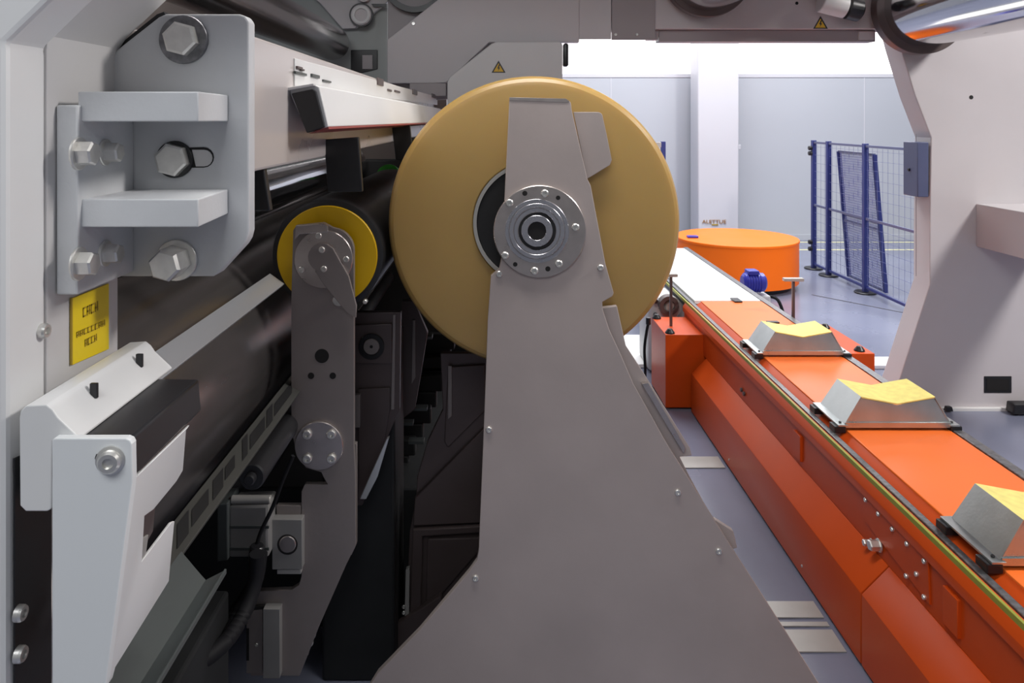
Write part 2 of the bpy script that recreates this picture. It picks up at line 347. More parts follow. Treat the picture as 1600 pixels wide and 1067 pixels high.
# saddles
def make_saddle():
    t = thing('pallet_saddle', (1.78, 4.40, ZD), 'x', 'saddle', 'V saddles riding on the orange conveyor')
    x0, x1, xa, xb, xm = 1.55, 2.02, 1.632, 1.955, 1.79; y0, y1 = 4.28, 4.52; zt_, zm = .765, .735; z0 = .645
    # shell of bent sheet: sloping side plates, front and rear plates
    f = [(x0, z0), (xa, zt_-.008), (xm, zm-.008), (xb, zt_-.008), (x1, z0)]
    bm = slab([(x, y0-.0+.015*(z-z0)/.12, z) for x, z in f], (0, .004, 0), None, .0008); link('front_plate', bm, 'galv', t)
    bm = slab([(x, y1, z) for x, z in f], (0, -.004, 0), None, .0008); link('rear_plate', bm, 'galv', t)
    link('side_plate', slab([(x0-.004, y0-.002, z0), (x0-.004, y1+.002, z0), (xa-.004, y1+.002, zt_), (xa-.004, y0+.012, zt_)], (.004, 0, -.003), None, .0008), 'galv', t)
    link('side_plate', slab([(x1+.004, y0-.002, z0), (x1+.004, y1+.002, z0), (xb+.004, y1+.002, zt_), (xb+.004, y0+.012, zt_)], (-.004, 0, -.003), None, .0008), 'galv', t)
    vb = link('cradle_pad', slab([(xa-.004, y0+.012, zt_), (xm, y0+.012, zm), (xb+.004, y0+.012, zt_), (xb+.004, y0+.012, zt_-.006), (xm, y0+.012, zm-.006), (xa-.004, y0+.012, zt_-.006)], (0, y1-y0-.010, 0), None, .0006), 'padyellow', t)
    lab(vb, 'pale yellow pad folded in a shallow V')
    link('base_flange', box(x0-.035, x0+.01, y0-.012, y1+.012, z0-.004, z0+.003, .001), 'galv', t)
    link('base_flange', box(x1-.01, x1+.035, y0-.012, y1+.012, z0-.004, z0+.003, .001), 'galv', t)
    link('front_lip', box(x0, x1, y0-.006, y0+.001, z0-.012, z0+.012, .001), 'galv', t)
    for x in (x0-.05, x1-.005):
        link('chain_block', box(x, x+.05, y0-.012, y0+.045, .612, z0-.004, .003), 'black', t)
        link('chain_block', box(x, x+.05, y1-.045, y1+.012, .612, z0-.004, .003), 'black', t)
    for x in (x0-.014, x1+.014): link('bolt', cyl((x, y0+.016, z0+.003), .006, .006, (0, 0, 1), .001, 10), 'black', t)
    return t
s0 = make_saddle(); base = s0.location.copy()
s0['label'] = 'farthest of the three V saddles with yellow pads on the orange conveyor'
for dY, lb in ((-1.01, 'middle of the three V saddles with yellow pads on the orange conveyor'), (-2.02, 'nearest V saddle with yellow pad, cut off by the right image edge')):
    s = copy_tree(s0); s.location = base+Vector((0, dY, 0)); s['label'] = lb

# blue motor & gearbox behind the belt, grey drive in front
mo = thing('gear_motor', (2.33, 6.75, 0), 'small blue electric motor on a white block beside the far belt', 'motor')
link('motor_body', lathe([(0, 0), (.06, .0), (.085, .02), (.085, .19), (.06, .21), (0, .21)], (2.24, 6.7, .52), (1, 0, 0), 20), 'motorblue', mo)
for i in range(6): link('cooling_fin', lathe([(.08, 0), (.092, 0), (.092, .008), (.08, .008)], (2.27+i*.024, 6.7, .52), (1, 0, 0), 20), 'motorblue', mo)
link('terminal_box', box(2.28, 2.38, 6.64, 6.76, .595, .635, .01), 'motorblue', mo)
link('gearbox', box(2.22, 2.47, 6.6, 6.85, 0, .42, .02), 'white', mo)
link('cable', tube([(2.45, 6.68, .40), (2.53, 6.6, .38), (2.56, 6.5, .2), (2.56, 6.4, .02)], .014), 'cable', mo)
dr = thing('drive_unit', (1.28, 5.95, 0), 'grey cast drive unit behind the orange side box', 'gearbox')
link('housing', bev(box(1.20, 1.44, 5.8, 6.2, 0, .60, 0), .05, 3), 'frame', dr)
link('gear_cover', lathe([(0, 0), (.04, 0), (.06, .02), (.085, .02), (.085, .05), (0, .05)], (1.37, 5.75, .53), (0, 1, 0), 24), 'plate', dr)
link('cover_ring', ringd(1046, 478, 9, 15, 5.72, .08, 24), 'brown', dr)
for z in (.49, .60): link('bolt', cyl((1.25, 5.78, z-.02), .018, .03, (0, -1, 0), .003, 10), 'black', dr)

# low white floor platforms
tag(link('floor_platform', box(.86, 1.35, 5.93, 6.75, 0.001, .03, .004), 'belt'), 'low white floor platform left of the orange side box', 'platform')
tag(link('floor_platform', box(2.72, 3.5, 5.90, 6.12, 0.001, .03, .004), 'belt'), 'low white floor platform behind the slanted machine leg', 'platform')
fp = thing('floor_plate', (1.1, 2.95, 0), 'grey steel floor plate with two slots beside the conveyor foot', 'floor plate')
link('plate', box(.86, 1.315, 2.95, 3.05, .001, .006, .001), 'plate', fp); link('plate', box(.86, 1.315, 2.90, 2.925, .001, .006, .001), 'plate', fp)
link('plate', box(.86, 1.315, 2.76, 2.88, .001, .006, .001), 'plate', fp)
tag(link('floor_plate', box(.95, 1.315, 4.22, 4.36, .001, .006, .001), 'plate'), 'farther thin steel floor plate beside the conveyor foot', 'floor plate')
ct = thing('cable_clip', (1.02, 5.3, 0), 'thin black cable hanging beside the orange side box', 'cable')
link('cable', tube([P(1013, 505, 5.3), P(1010, 520, 5.3), P(1007, 545, 5.3), P(1008, 575, 5.3), P(1008, 597, 5.45), Vector((1.11, 5.46, .01))], .010), 'cable', ct)
link('cable_gland', cyl(P(1013, 507, 5.3), .018, .05, (0, 0, 1), .003, 20), 'black', ct)

# ================================================================ FAR PORTAL
YP = 5.08
po = thing('machine_portal', (3.4, YP, 0), 'big grey machine portal frame whose right leg stands behind the conveyor', 'machine frame')
leg = [(1399, 45), (1407, 75), (1430, 150), (1455, 215), (1453, 350), (1453, 445), (1432, 510), (1407, 588), (1388, 643), (1750, 643), (1750, -170), (885, -170), (885, 45)]
link('frame_plate', prism(leg, YP, .20, .006), 'portal', po)
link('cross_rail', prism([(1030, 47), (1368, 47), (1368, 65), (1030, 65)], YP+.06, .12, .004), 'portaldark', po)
link('rail_end', prism([(1342, 49), (1366, 49), (1366, 62), (1342, 62)], YP+.05, .02, .002), 'portal', po)
link('rail_bracket', prism([(1012, 47), (1030, 47), (1028, 62), (1012, 62)], YP+.05, .08, .003), 'portaldark', po)
link('cover_plate', prism([(905, -170), (955, -170), (955, 61), (905, 61)], YP-.03, .03, .003), 'portal', po)
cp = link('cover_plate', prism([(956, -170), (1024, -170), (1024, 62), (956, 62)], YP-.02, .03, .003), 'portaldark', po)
for x in (962, 995): caps(cp, x, 54, 2.2, YP-.02)
link('side_seam', box(2.955, 2.958, YP+.098, YP+.102, .9, 1.9, 0), 'portaldark', po)
bx = link('junction_box', box(2.915, 2.993, 5.09, 5.27, P(0, 308, 5.09).z, P(0, 222, 5.09).z, .006), 'bluebox', po); lab(bx, 'blue-grey metal box on the portal leg edge')
link('lock_knob', cyl((2.915, 5.19, P(0, 265, 5.19).z), .011, .01, (-1, 0, 0), .002, 20), 'black', bx)
ob = link('bracket_beam', wprism([(3.313, 1.42), (3.313, 1.125), (3.75, 1.125), (3.75, 1.42)], 3.9, YP, .006), 'portal', po)
ou = link('cable_outlet', prism([(1538, 588), (1581, 588), (1581, 614), (1538, 614)], YP-.004, .01, .003), 'black', po)
link('outlet_recess', prism([(1542, 592), (1577, 592), (1577, 610), (1542, 610)], YP-.006, .003, .0), 'dark', ou)
hole(po, 1517.5, 152, 3.2, YP)
hole(po, 1245, 5, 2.5, YP)
link('foot_strip', prism([(1440, 638), (1750, 638), (1750, 645), (1440, 645)], YP-.03, .03, .003), 'white', po)
link('levelling_foot', prism([(1585, 632), (1640, 632), (1640, 648), (1583, 648)], YP-.12, .08, .01), 'black', po)
link('levelling_foot', prism([(1480, 636), (1488, 636), (1490, 643), (1478, 643)], YP-.06, .03, .003), 'black', po)
triangle(po, 1282, 37, 23, YP)
# sticker on the slanted edge of the leg (side face)
n_ = Vector((-1, 0, -.3)).normalized()
st = link('warning_sticker', slab([P(1414, 112, 5.22), P(1432, 148, 5.10), P(1419, 148, 5.26)], (-.004, 0, 0)), 'warn', po)
lab(st, 'narrow yellow triangular sticker on the slanted leg edge')
link('canopy', box(-1.6, 3.1, 2.9, YP-.005, 3.42, 3.5, .005), 'portaldark', po)  # added slab above the view, keeps light off the foreground
rs = thing('rear_sheet', (-1.5, 3, 0), 'brown grey sheet wall of the machine behind the steel rollers at left', 'sheet')
link('sheet', box(-1.56, -1.50, 1.25, 4.55, 0, 3.3, .004), 'arm', rs)
# upper left panels of the portal
ml = thing('portal_head', (-.3, 5.0, 2.3), 'grey angular upper machine head behind the white beam and amber roll', 'machine head')
link('rear_panel', prism([(370, -170), (606, -170), (606, 150), (370, 150)], 5.22, .05, .004), 'greenish', ml)
link('lower_panel', prism([(370, 148), (698, 148), (698, 430), (370, 430)], 5.24, .04, .004), 'brownmid', ml)
link('diagonal_cover', prism([(470, -60), (606, -60), (606, 2), (555, 44), (535, 45), (500, 5), (470, -20)], 5.16, .05, .004), 'portal', ml)
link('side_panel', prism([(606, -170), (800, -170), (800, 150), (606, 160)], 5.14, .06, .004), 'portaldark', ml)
link('head_plate', prism([(605, 62), (690, -5), (770, -70), (770, -170), (905, -170), (905, 66), (764, 66), (697, 129), (680, 130), (605, 130)], 5.04, .08, .004), 'portal', ml)
hc = link('front_cover', prism([(699, 128), (703, 120), (768, 68), (776, 65), (874, 65), (879, 69), (879, 200), (699, 200)], 4.95, .10, .006), 'white', ml)
triangle(hc, 779, 106, 22, 4.95)
link('knob', bev(box(*[v for v in (P(880, 0, 5).x, P(888, 0, 5).x, 4.98, 5.06, P(0, 104, 5).z, P(0, 68, 5).z)], 0), .012, 3), 'black', ml)
wd = link('window_recess', prism([(548, 78), (590, 78), (590, 108), (548, 118)], 5.21, .01, .004), 'black', ml)
link('inner_block', prism([(566, 86), (582, 86), (582, 108), (566, 108)], 5.20, .01, .002), 'portaldark', wd)
hd = link('hub_disc', disc(564, 23, 16, 5.11, .1), 'portal', ml); link('hub_ring', ringd(564, 23, 10, 14, 5.10, .02), 'white', hd); link('hub_rim', ringd(564, 23, 15, 18.5, 5.12, .04), 'black', hd)
link('hub_disc', disc(568, -8, 11, 5.11, .1), 'portal', ml)
link('slot', prism([(580, 6), (604, 6), (604, 11), (584, 11)], 5.135, .01, .001), 'black', ml)
link('curved_belt', lathe([(.19, 0), (.23, 0), (.23, .05), (.19, .05), (.19, 0)], P(648, -33, 5.06), (0, 1, 0), 40), 'black', ml)
caps(ml, 646, 37, 3, 5.04)
link('lower_rail', prism([(640, 130), (697, 130), (697, 150), (640, 150)], 5.0, .05, .003), 'portaldark', ml)

# top rollers
def roller(name, cx, cy, r, Yf, Yn, m, label, ringr=None, ringm='rubber'):
    c = P(cx, cy, Yf); R_ = r*Yf/F
    t = thing(name, (c.x, (Yf+Yn)/2, c.z), label, 'roller')
    link('barrel', lathe([(0, 0), (R_-.004, 0), (R_, .004), (R_, Yf-Yn-.004), (R_-.004, Yf-Yn), (0, Yf-Yn)], (c.x, Yn, c.z), (0, 1, 0), 96), m, t)
    link('shaft', cyl((c.x, Yn-.08, c.z), R_*.35, Yf-Yn+.1, (0, 1, 0), .003, 32), 'machined', t)
    if ringr: link('end_flange', cyl((c.x, Yf-.02, c.z), ringr*Yf/F, .08, (0, 1, 0), .004, 72), ringm, t)
    return t
roller('chrome_roller', 1440, 12, 61, 4.93, 1.7, 'chrome', 'big shiny chrome roller at the top right corner', 73, 'brown')
roller('chrome_roller', 1106, -42, 60, 4.95, 3.0, 'chrome', 'chrome roller cut by the top image edge above the white wall band', 69, 'brown')
roller('chrome_roller', 520, 68, 26, 5.05, 1.35, 'satinroll', 'long chrome roller above the white beam at upper left')
mt = thing('encoder_motor', P(1320, 10, 4.95), 'small light grey motor with a black cap at the portal top', 'motor')
a = P(1282, 2, 4.98); d = (P(1345, 18, 4.98)-a).normalized()
link('motor_body', lathe([(0, 0), (.07, 0), (.075, .006), (.075, .17), (.05, .18), (0, .18)], a, d, 28), 'white', mt)
link('end_cap', lathe([(0, .181), (.06, .181), (.075, .19), (.075, .27), (.055, .285), (0, .285)], a, d, 28), 'black', mt)
link('mount', box(a.x, a.x+.12, 4.99, 5.07, a.z+.02, a.z+.10, .004), 'portal', mt)

# ================================================================ FILM ROLL AND ITS STAND
rc = P(835, 348, 2.38); RR = 230*2.38/F
fr = thing('film_roll', (rc.x, 3.0, rc.z), 'large amber yellow film roll on a black core behind the steel stand', 'roll')
Rc = 96*2.38/F; Lr = 1.45
link('wound_film', lathe([(Rc, 0.004), (Rc+.004, 0), (RR-.036, 0), (RR-.020, .003), (RR-.009, .010), (RR-.002, .022), (RR, .036), (RR, Lr-.02), (RR-.02, Lr), (Rc, Lr), (Rc, .004)], (rc.x, 2.38, rc.z), (0, 1, 0), 160), 'film', fr)
link('core', lathe([(Rc-.012, 0), (Rc-.001, 0), (Rc-.001, Lr+.01), (Rc-.012, Lr+.01), (Rc-.012, 0)], (rc.x, 2.372, rc.z), (0, 1, 0), 96), 'plate', fr)
link('core_plug', cyl((rc.x, 2.378, rc.z), Rc-.012, .06, (0, 1, 0), .003, 96), 'core', fr)

sd = thing('roll_stand', (.25, 2.4, 0), 'tall tapering grey steel stand in front of the amber film roll', 'stand')
out = [(796, 153), (884, 155.5)]+arc(884, 164, 8.5, -90, 0, 4)+[(893, 170), (918, 280), (923, 290), (946, 412), (959, 458), (957, 463), (941, 472), (942, 484), (952, 515), (966, 545), (990, 600), (1040, 690), (1140, 850), (1230, 990), (1290, 1085), (1352, 1187), (560, 1187), (560, 1100), (590, 1052), (655, 985), (733, 893), (745, 876), (748, 860), (757, 640), (762, 500), (767, 431), (780, 420), (784, 400)]
link('front_plate', prism(out, 2.30, .022, .002), 'stand', sd)
out2 = [(905, 165), (918, 280), (958, 478), (972, 540), (1003, 588), (1072, 700), (1075, 712), (1056, 714), (1072, 745), (1110, 815), (1112, 812), (1140, 830), (1146, 856), (1138, 858), (1215, 985), (1330, 1166), (560, 1166), (600, 1045), (745, 880), (757, 640), (764, 500), (770, 440), (780, 420), (786, 400), (800, 165)]
out2 = [(x, y) for x, y in out2]
link('rear_plate', prism([(x+6 if x > 900 else x+22, y) for x, y in out2 if y > 470], 2.345, .02, .002), 'stand', sd)
link('spacer', prism([(x*.93+60, y*.95+40) for x, y in out if y > 520], 2.322, .023, 0), 'brown', sd)
link('side_skin', prism([(1003, 600), (1013, 598), (1072, 700), (1068, 708)], 2.325, .03, .001), 'machined', sd)
tb = link('guard_tab', prism([(896, 175), (932, 175)]+arc(934, 183, 8, -80, 0, 4)+[(948, 210), (956, 250), (953, 258), (917, 280)], 2.345, .012, .0015), 'stand', sd)
lab(tb, 'small rounded sheet metal tab at upper right')
link('top_edge', prism([(796, 152), (884, 154), (890, 158), (886, 160), (796, 157)], 2.298, .004, .0005), 'machined', sd)
fg = link('bearing_flange', lathe([(30*2.3/F, .0), (72*2.3/F-.002, 0), (72*2.3/F, .002), (72*2.3/F, .012), (30*2.3/F, .012), (30*2.3/F, 0)], P(843, 361, 2.3)-Vector((0, .012, 0)), (0, 1, 0), 72), 'machined', sd)
YF = 2.288
for r0, r1, m_, dp in ((44, 50, 'satin', .002), (37, 43.2, 'satin', .0045), (30, 36, 'satin', .003), (24.5, 29, 'core', .001), (14.5, 24.5, 'satin', .006)):
    link('bearing_ring', ringd(839, 361, r0, r1, YF-dp, dp+.002), m_, fg)
link('shaft_hole', disc(839, 361, 15, YF-.001, .004), 'dark', fg)
for x, y in ((796, 317), (851, 302), (899, 355), (873, 412), (835, 423), (789, 399)): caps(fg, x, y, 6, YF)
for x, y, r in ((820, 302, 4), (872, 309, 3.5), (805, 413, 3.5), (856, 420, 4)): hole(fg, x, y, r, YF)
for x, y in ((938, 418), (780, 428), (764, 671), (743, 903), (1059, 769), (1123, 861)): caps(sd, x, y, 5, 2.3)
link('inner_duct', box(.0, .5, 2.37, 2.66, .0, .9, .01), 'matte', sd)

# dark carriage plates left of the stand
cg = thing('roll_carriage', (-.05, 2.9, 0), 'dark brown steel carriage with recessed panels left of the grey stand', 'carriage')
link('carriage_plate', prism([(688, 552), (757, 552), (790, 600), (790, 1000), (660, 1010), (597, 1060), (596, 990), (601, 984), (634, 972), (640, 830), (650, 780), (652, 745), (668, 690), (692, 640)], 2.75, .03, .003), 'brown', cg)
link('raised_frame', prism([(700, 574), (757, 570), (760, 640), (700, 700), (694, 690)], 2.735, .015, .004), 'brown', cg)
link('frame_rib', prism([(700, 572), (706, 572), (706, 650), (700, 655)], 2.728, .01, .001), 'arm', cg)
link('raised_frame', prism([(757, 668), (790, 660), (790, 815), (645, 822), (648, 778)], 2.73, .02, .004), 'brown', cg)
link('raised_frame', prism([(645, 828), (757, 822), (757, 832), (660, 838), (657, 962), (640, 975)], 2.72, .02, .004), 'brown', cg)
link('recessed_panel', prism([(668, 842), (750, 840), (748, 862), (672, 950), (665, 945)], 2.732, .01, .006), 'brown', cg)
link('edge_strip', prism([(634, 890), (640, 888), (639, 968), (632, 972)], 2.72, .02, .001), 'plate', cg)
link('lower_skin', prism([(606, 985), (690, 930), (690, 960), (600, 1052)], 2.70, .03, .004), 'brown', cg)
link('edge_strip', prism([(596, 990), (600, 988), (590, 1055), (584, 1067)], 2.69, .02, .001), 'plate', cg)
for x, y in ((631, 948), (631, 957)): caps(cg, x, y, 3, 2.72)
link('base', box(-.30, .1, 2.79, 2.88, 0, .35, .01), 'matte', cg)

# machine bed (dark), drag chain, small plates in the gap
bd = thing('machine_bed', (-.5, 3.6, 0), 'black machine bed in the dark gap under the rollers', 'machine bed')
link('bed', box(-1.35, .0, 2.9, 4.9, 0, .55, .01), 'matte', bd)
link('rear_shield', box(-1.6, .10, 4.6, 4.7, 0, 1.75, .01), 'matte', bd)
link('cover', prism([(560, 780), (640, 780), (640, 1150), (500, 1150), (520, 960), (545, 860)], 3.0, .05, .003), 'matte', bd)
link('ledge', prism([(557, 990), (592, 990), (592, 1012), (554, 1012)], 2.98, .04, .002), 'tray', bd)
dc = thing('drag_chain', (-.2, 2.9, .9), 'black cable drag chain hanging behind the amber roll', 'drag chain')
pts = [(688, 535), (676, 570), (668, 600), (650, 650), (625, 700), (605, 750), (590, 800), (585, 830)]
for i in range(len(pts)-1):
    for k in (0, .5):
        x = pts[i][0]*(1-k)+pts[i+1][0]*k; y = pts[i][1]*(1-k)+pts[i+1][1]*k; Y = 3.35-.06*i
        a = P(x, y, Y); link('chain_link', box(a.x-.065, a.x+.065, Y, Y+.05, a.z-.035, a.z+.035, .008), 'matte', dc)
for x, y, w in ((664, 528, 22), (655, 640, 24), (625, 663, 40), (650, 692, 24)):
    a = P(x, y, 2.95); link('chain_clip', box(a.x-w*.0013, a.x+w*.0013, 2.95, 2.99, a.z-.006, a.z+.006, .001), 'tray', dc)

# ================================================================ RUBBER ROLLER + ARM
q = P(512, 399, 2.36); Rr = 88*2.36/F; Ry = 78*2.36/F
rr = thing('rubber_roller', (q.x, 3.1, q.z), 'black rubber contact roller with a bright yellow end disc', 'roller')
link('barrel', lathe([(0, .0), (Rr-.012, 0), (Rr-.003, .003), (Rr, .012), (Rr, 1.43), (Rr-.006, 1.44), (0, 1.44)], (q.x, 2.36, q.z), (0, 1, 0), 120), 'rubber', rr)
link('end_disc', cyl((q.x, 2.350, q.z), Ry, .012, (0, 1, 0), .002, 96), 'yellow', rr)
link('shaft', cyl((q.x, 2.325, q.z), .04, .04, (0, 1, 0), .002, 24), 'machined', rr)
YA = 2.30
am = thing('roller_arm', (-.55, 2.3, .3), 'upright grey steel arm that carries the rubber roller', 'arm')
armo = [(458, 360), (463, 352), (505, 348), (520, 356)]+arc(517, 392, 36, -70, 0, 6)+[(553, 410), (553, 700), (555, 740), (556, 852), (541, 882), (500, 975), (468, 1056), (392, 1056), (386, 1000), (396, 924), (455, 922), (467, 914), (471, 900), (471, 768), (476, 757), (512, 757), (505, 745), (502, 738), (478, 731), (463, 712), (459, 690), (455, 676), (455, 470)]
link('arm_plate', prism(armo, YA, .020, .0015), 'arm', am)
link('back_plate', prism([(545, 690), (557, 694), (557, 850), (549, 868), (545, 860)], YA+.03, .02, .0015), 'arm', am)
tf = link('top_flange', disc(505, 405, 46, YA-.014, .013), 'machined', am)
link('hook_plate', prism([(462, 352), (505, 349), (512, 353), (512, 363), (468, 366), (460, 375)], YA-.016, .014, .002), 'machined', am)
cvp = link('cover_plate', prism(arc(503, 402, 22, 115, 290, 10)+[(520, 388), (545, 432), (557, 478), (556, 497), (541, 488), (505, 444), (492, 424)], YA-.026, .011, .002), 'arm', am)
for x, y in ((503, 390), (506, 420)): caps(cvp, x, y, 5, YA-.026)
for x, y in ((498, 368), (471, 421), (541, 405)): caps(tf, x, y, 5, YA-.014)
link('clamp_nut', cyl(P(528, 470, YA-.016), .018, .016, (0, 1, 0), .003, 20), 'zinc', am)
link('end_pin', cyl(P(570, 472, YA), .007, .02, (0, 1, 0), .002, 20), 'zinc', am)
hole(am, 503, 556, 11, YA); hole(am, 486, 587, 5, YA); hole(am, 520, 587, 5, YA)
pf = link('pivot_flange', disc(498, 697, 38, YA-.010, .010), 'machined', am)
for x, y in ((480, 678), (518, 678), (480, 716), (518, 716)): caps(pf, x, y, 7.5, YA-.010)
cb = link('clevis_block', prism([(425, 812), (472, 812), (472, 890), (425, 890)], YA-.03, .05, .002), 'dullalu', am)
link('clevis_pin', disc(449, 851, 13, YA-.034, .01), 'machined', cb); link('pin_groove', ringd(449, 851, 13, 16, YA-.031, .003), 'dark', cb)
link('clevis_base', prism([(433, 890), (470, 890), (470, 897), (433, 897)], YA-.02, .03, .001), 'plate', am)
link('clevis_bridge', prism([(432, 790), (470, 790), (470, 812), (432, 812)], YA+.0, .02, .001), 'arm', am)
ls = link('slot_plate', prism([(385, 955), (410, 952), (410, 1052), (385, 1052)], YA-.012, .010, .001), 'arm', am)
link('slot', prism([(385, 982), (389, 982), (389, 1032), (385, 1032)], YA-.0135, .002, 0), 'dark', ls)
link('guide_block', prism([(411, 952), (437, 952), (437, 1060), (411, 1060)], YA-.03, .03, .001), 'dullalu', am)
link('slot', prism([(388, 948), (428, 946), (432, 952), (388, 953)], YA-.012, .01, .001), 'dark', am)
caps(am, 401, 1007, 3, YA-.012)
for x, y, r in ((487, 990, 7), (484, 1003, 6), (477, 1018, 6)): caps(am, x, y, r, YA+.01)
# pneumatic cylinder behind
pc = thing('pneumatic_cylinder', (-.8, 2.3, .9), 'grey pneumatic cylinder left of the arm clevis block', 'cylinder')
ax_ = (P(430, 830, 2.25)-P(340, 830, 2.25)).normalized()
link('end_head', prism([(339, 788), (356, 786), (356, 876), (339, 878)], 2.22, .10, .004), 'tray', pc)
link('barrel', prism([(356, 790), (420, 788), (420, 872), (356, 872)], 2.235, .09, .01), 'dullalu', pc)
link('barrel_groove', prism([(356, 822), (420, 822), (420, 826), (356, 826)], 2.233, .003, 0), 'tray', pc)
link('barrel_groove', prism([(356, 856), (420, 856), (420, 860), (356, 860)], 2.233, .003, 0), 'tray', pc)
link('tie_rod', cyl(P(362, 780, 2.25), .012, .12, (1, 0, 0), .002, 20), 'plate', pc)
link('cable', tube([P(458, 712, 2.2), P(440, 755, 2.2), P(427, 790, 2.2), P(408, 830, 2.2), P(400, 856, 2.2)], .006), 'cable', pc)
link('connector', cyl(P(402, 852, 2.19), .022, .05, (-.1, 0, -1), .004, 20), 'black', pc)
hs = thing('cable_bundle', (-.85, 2.0, .5), 'thick black cable bundle curving down beside the arm', 'cable')
for k in range(3):
    o = k*7
    link('cable', tube([P(402+o*.3, 865, 2.15+k*.03), P(398, 910, 2.15+k*.03), P(380-o, 960, 2.1+k*.03), P(345-o, 1010, 2.0+k*.03), P(280-o, 1048+o, 1.9+k*.03), P(180, 1062+o, 1.8+k*.03), P(60, 1080+o, 1.8+k*.03)], .022), 'cable', hs)
link('cable', tube([P(458, 655, 2.5), P(425, 720, 2.45), P(385, 750, 2.4), P(330, 775, 2.35), P(285, 830, 2.3)], .022), 'cable', hs)

# arm carriage to the right of the arm
ac = thing('arm_carriage', (-.4, 2.6, .6), 'dark brown carriage plate with a round boss right of the roller arm', 'carriage')
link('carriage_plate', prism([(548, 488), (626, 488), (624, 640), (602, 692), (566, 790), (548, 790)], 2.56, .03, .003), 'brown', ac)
link('boss_plate', prism([(553, 508), (612, 506), (612, 568), (553, 568)], 2.545, .015, .003), 'brown', ac)
link('boss_ring', ringd(580, 542, 13, 20, 2.535, .012), 'black', ac); link('boss', disc(580, 542, 12.5, 2.53, .02), 'arm', ac); link('boss_hole', disc(580, 542, 2.5, 2.528, .004), 'dark', ac)
link('lower_panel', prism([(560, 608), (609, 606), (609, 640), (600, 690), (568, 780), (560, 780)], 2.55, .01, .002), 'brown', ac)
link('edge_strip', prism([(614, 492), (618, 492), (616, 640), (611, 640)], 2.552, .01, .001), 'arm', ac)
link('side_block', prism([(553, 617), (562, 617), (562, 668), (553, 668)], 2.53, .02, .001), 'arm', ac)
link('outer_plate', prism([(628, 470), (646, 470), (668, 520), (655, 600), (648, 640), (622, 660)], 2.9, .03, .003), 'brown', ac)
link('edge_strip', prism([(645, 500), (649, 500), (649, 590), (643, 600)], 2.89, .01, .001), 'arm', ac)
link('light_rail', prism([(604, 686), (608, 684), (590, 745), (572, 780), (562, 780)], 2.5, .02, .002), 'alu', ac)
link('column', box(-.62, -.36, 2.62, 2.88, 0, 1.2, .01), 'matte', ac)

# ================================================================ LEFT: DRUMS, BARS, BEAM
dm = thing('large_drum', (-1.065, 3.1, 1.25), 'large polished dark steel drum behind the bracket and the arm', 'drum')
link('barrel', lathe([(0, 0), (.354, 0), (.36, .006), (.36, 3.3), (0, 3.3)], (-1.065, 1.22, 1.254), (0, 1, 0), 128), 'drum', dm)
link('shaft', cyl((-1.065, 1.17, 1.254), .07, 3.4, (0, 1, 0), .003, 32), 'machined', dm)
gb = link('guide_bar', wprism([(-.70, 1.524), (-.655, 1.492), (-.662, 1.484), (-.707, 1.516)], 1.19, 2.28, .001), 'alu'); tag(gb, 'pale aluminium strip running diagonally towards the yellow disc', 'strip')  # bright reflection on the drum, built as a pale metal bar
lbm = thing('measuring_bar', (-.64, 3.0, 1.15), 'dark grey slanted bar with black print marks along the drum', 'bar')
link('bar', wprism([(-.662, 2-.825), (-.612, 2-.848), (-.616, 2-.858), (-.667, 2-.835)], 1.30, 4.5, .0015), 'bardark', lbm)
def onbar(x, s, off=.0015):   # s 0..1 across the bar
    X0 = -.662+.05*s; Z0 = 1.175-.023*s; Y = X0*F/(x-VX)
    return Vector((X0, Y, Z0+off))
for x0, x1, s0_, s1_ in ((429, 456, .3, .7), (417, 426, .2, .75), (391, 414, .3, .72), (379, 387, .15, .75), (352, 367, .3, .65), (333, 349, .25, .75), (300, 326, .3, .7), (277, 295, .2, .75)):
    bm = slab([onbar(x0, s0_), onbar(x1, s0_), onbar(x1, s1_), onbar(x0, s1_)], (0, 0, .001)); link('print_mark', bm, 'core', lbm)
lr = thing('lower_roller', (-.68, 3, .98), 'slim dark roller below the bar with print marks', 'roller')
link('barrel', cyl((-.655, 1.97, 1.043), .036, 2.5, (0, 1, 0), .004, 64), 'rubber', lr)
link('shaft', cyl((-.655, 1.95, 1.043), .015, 2.6, (0, 1, 0), .003, 24), 'rubber', lr)
nr = thing('nip_roller', (-.87, 3, 1.7), 'steel roller half hidden under the white beam', 'roller')
link('barrel', cyl((-.90, 1.35, 1.735), .105, 3.15, (0, 1, 0), .004, 64), 'chrome', nr); link('shaft', cyl((-.90, 1.3, 1.735), .04, 3.25, (0, 1, 0), .003, 24), 'machined', nr)
gp = link('green_cap', cyl((-.565, 3.86, 1.70), .065, .03, (0, 1, 0), .004, 40), 'green'); tag(gp, 'small green round cap behind the rubber roller, left of the amber roll', 'cap')

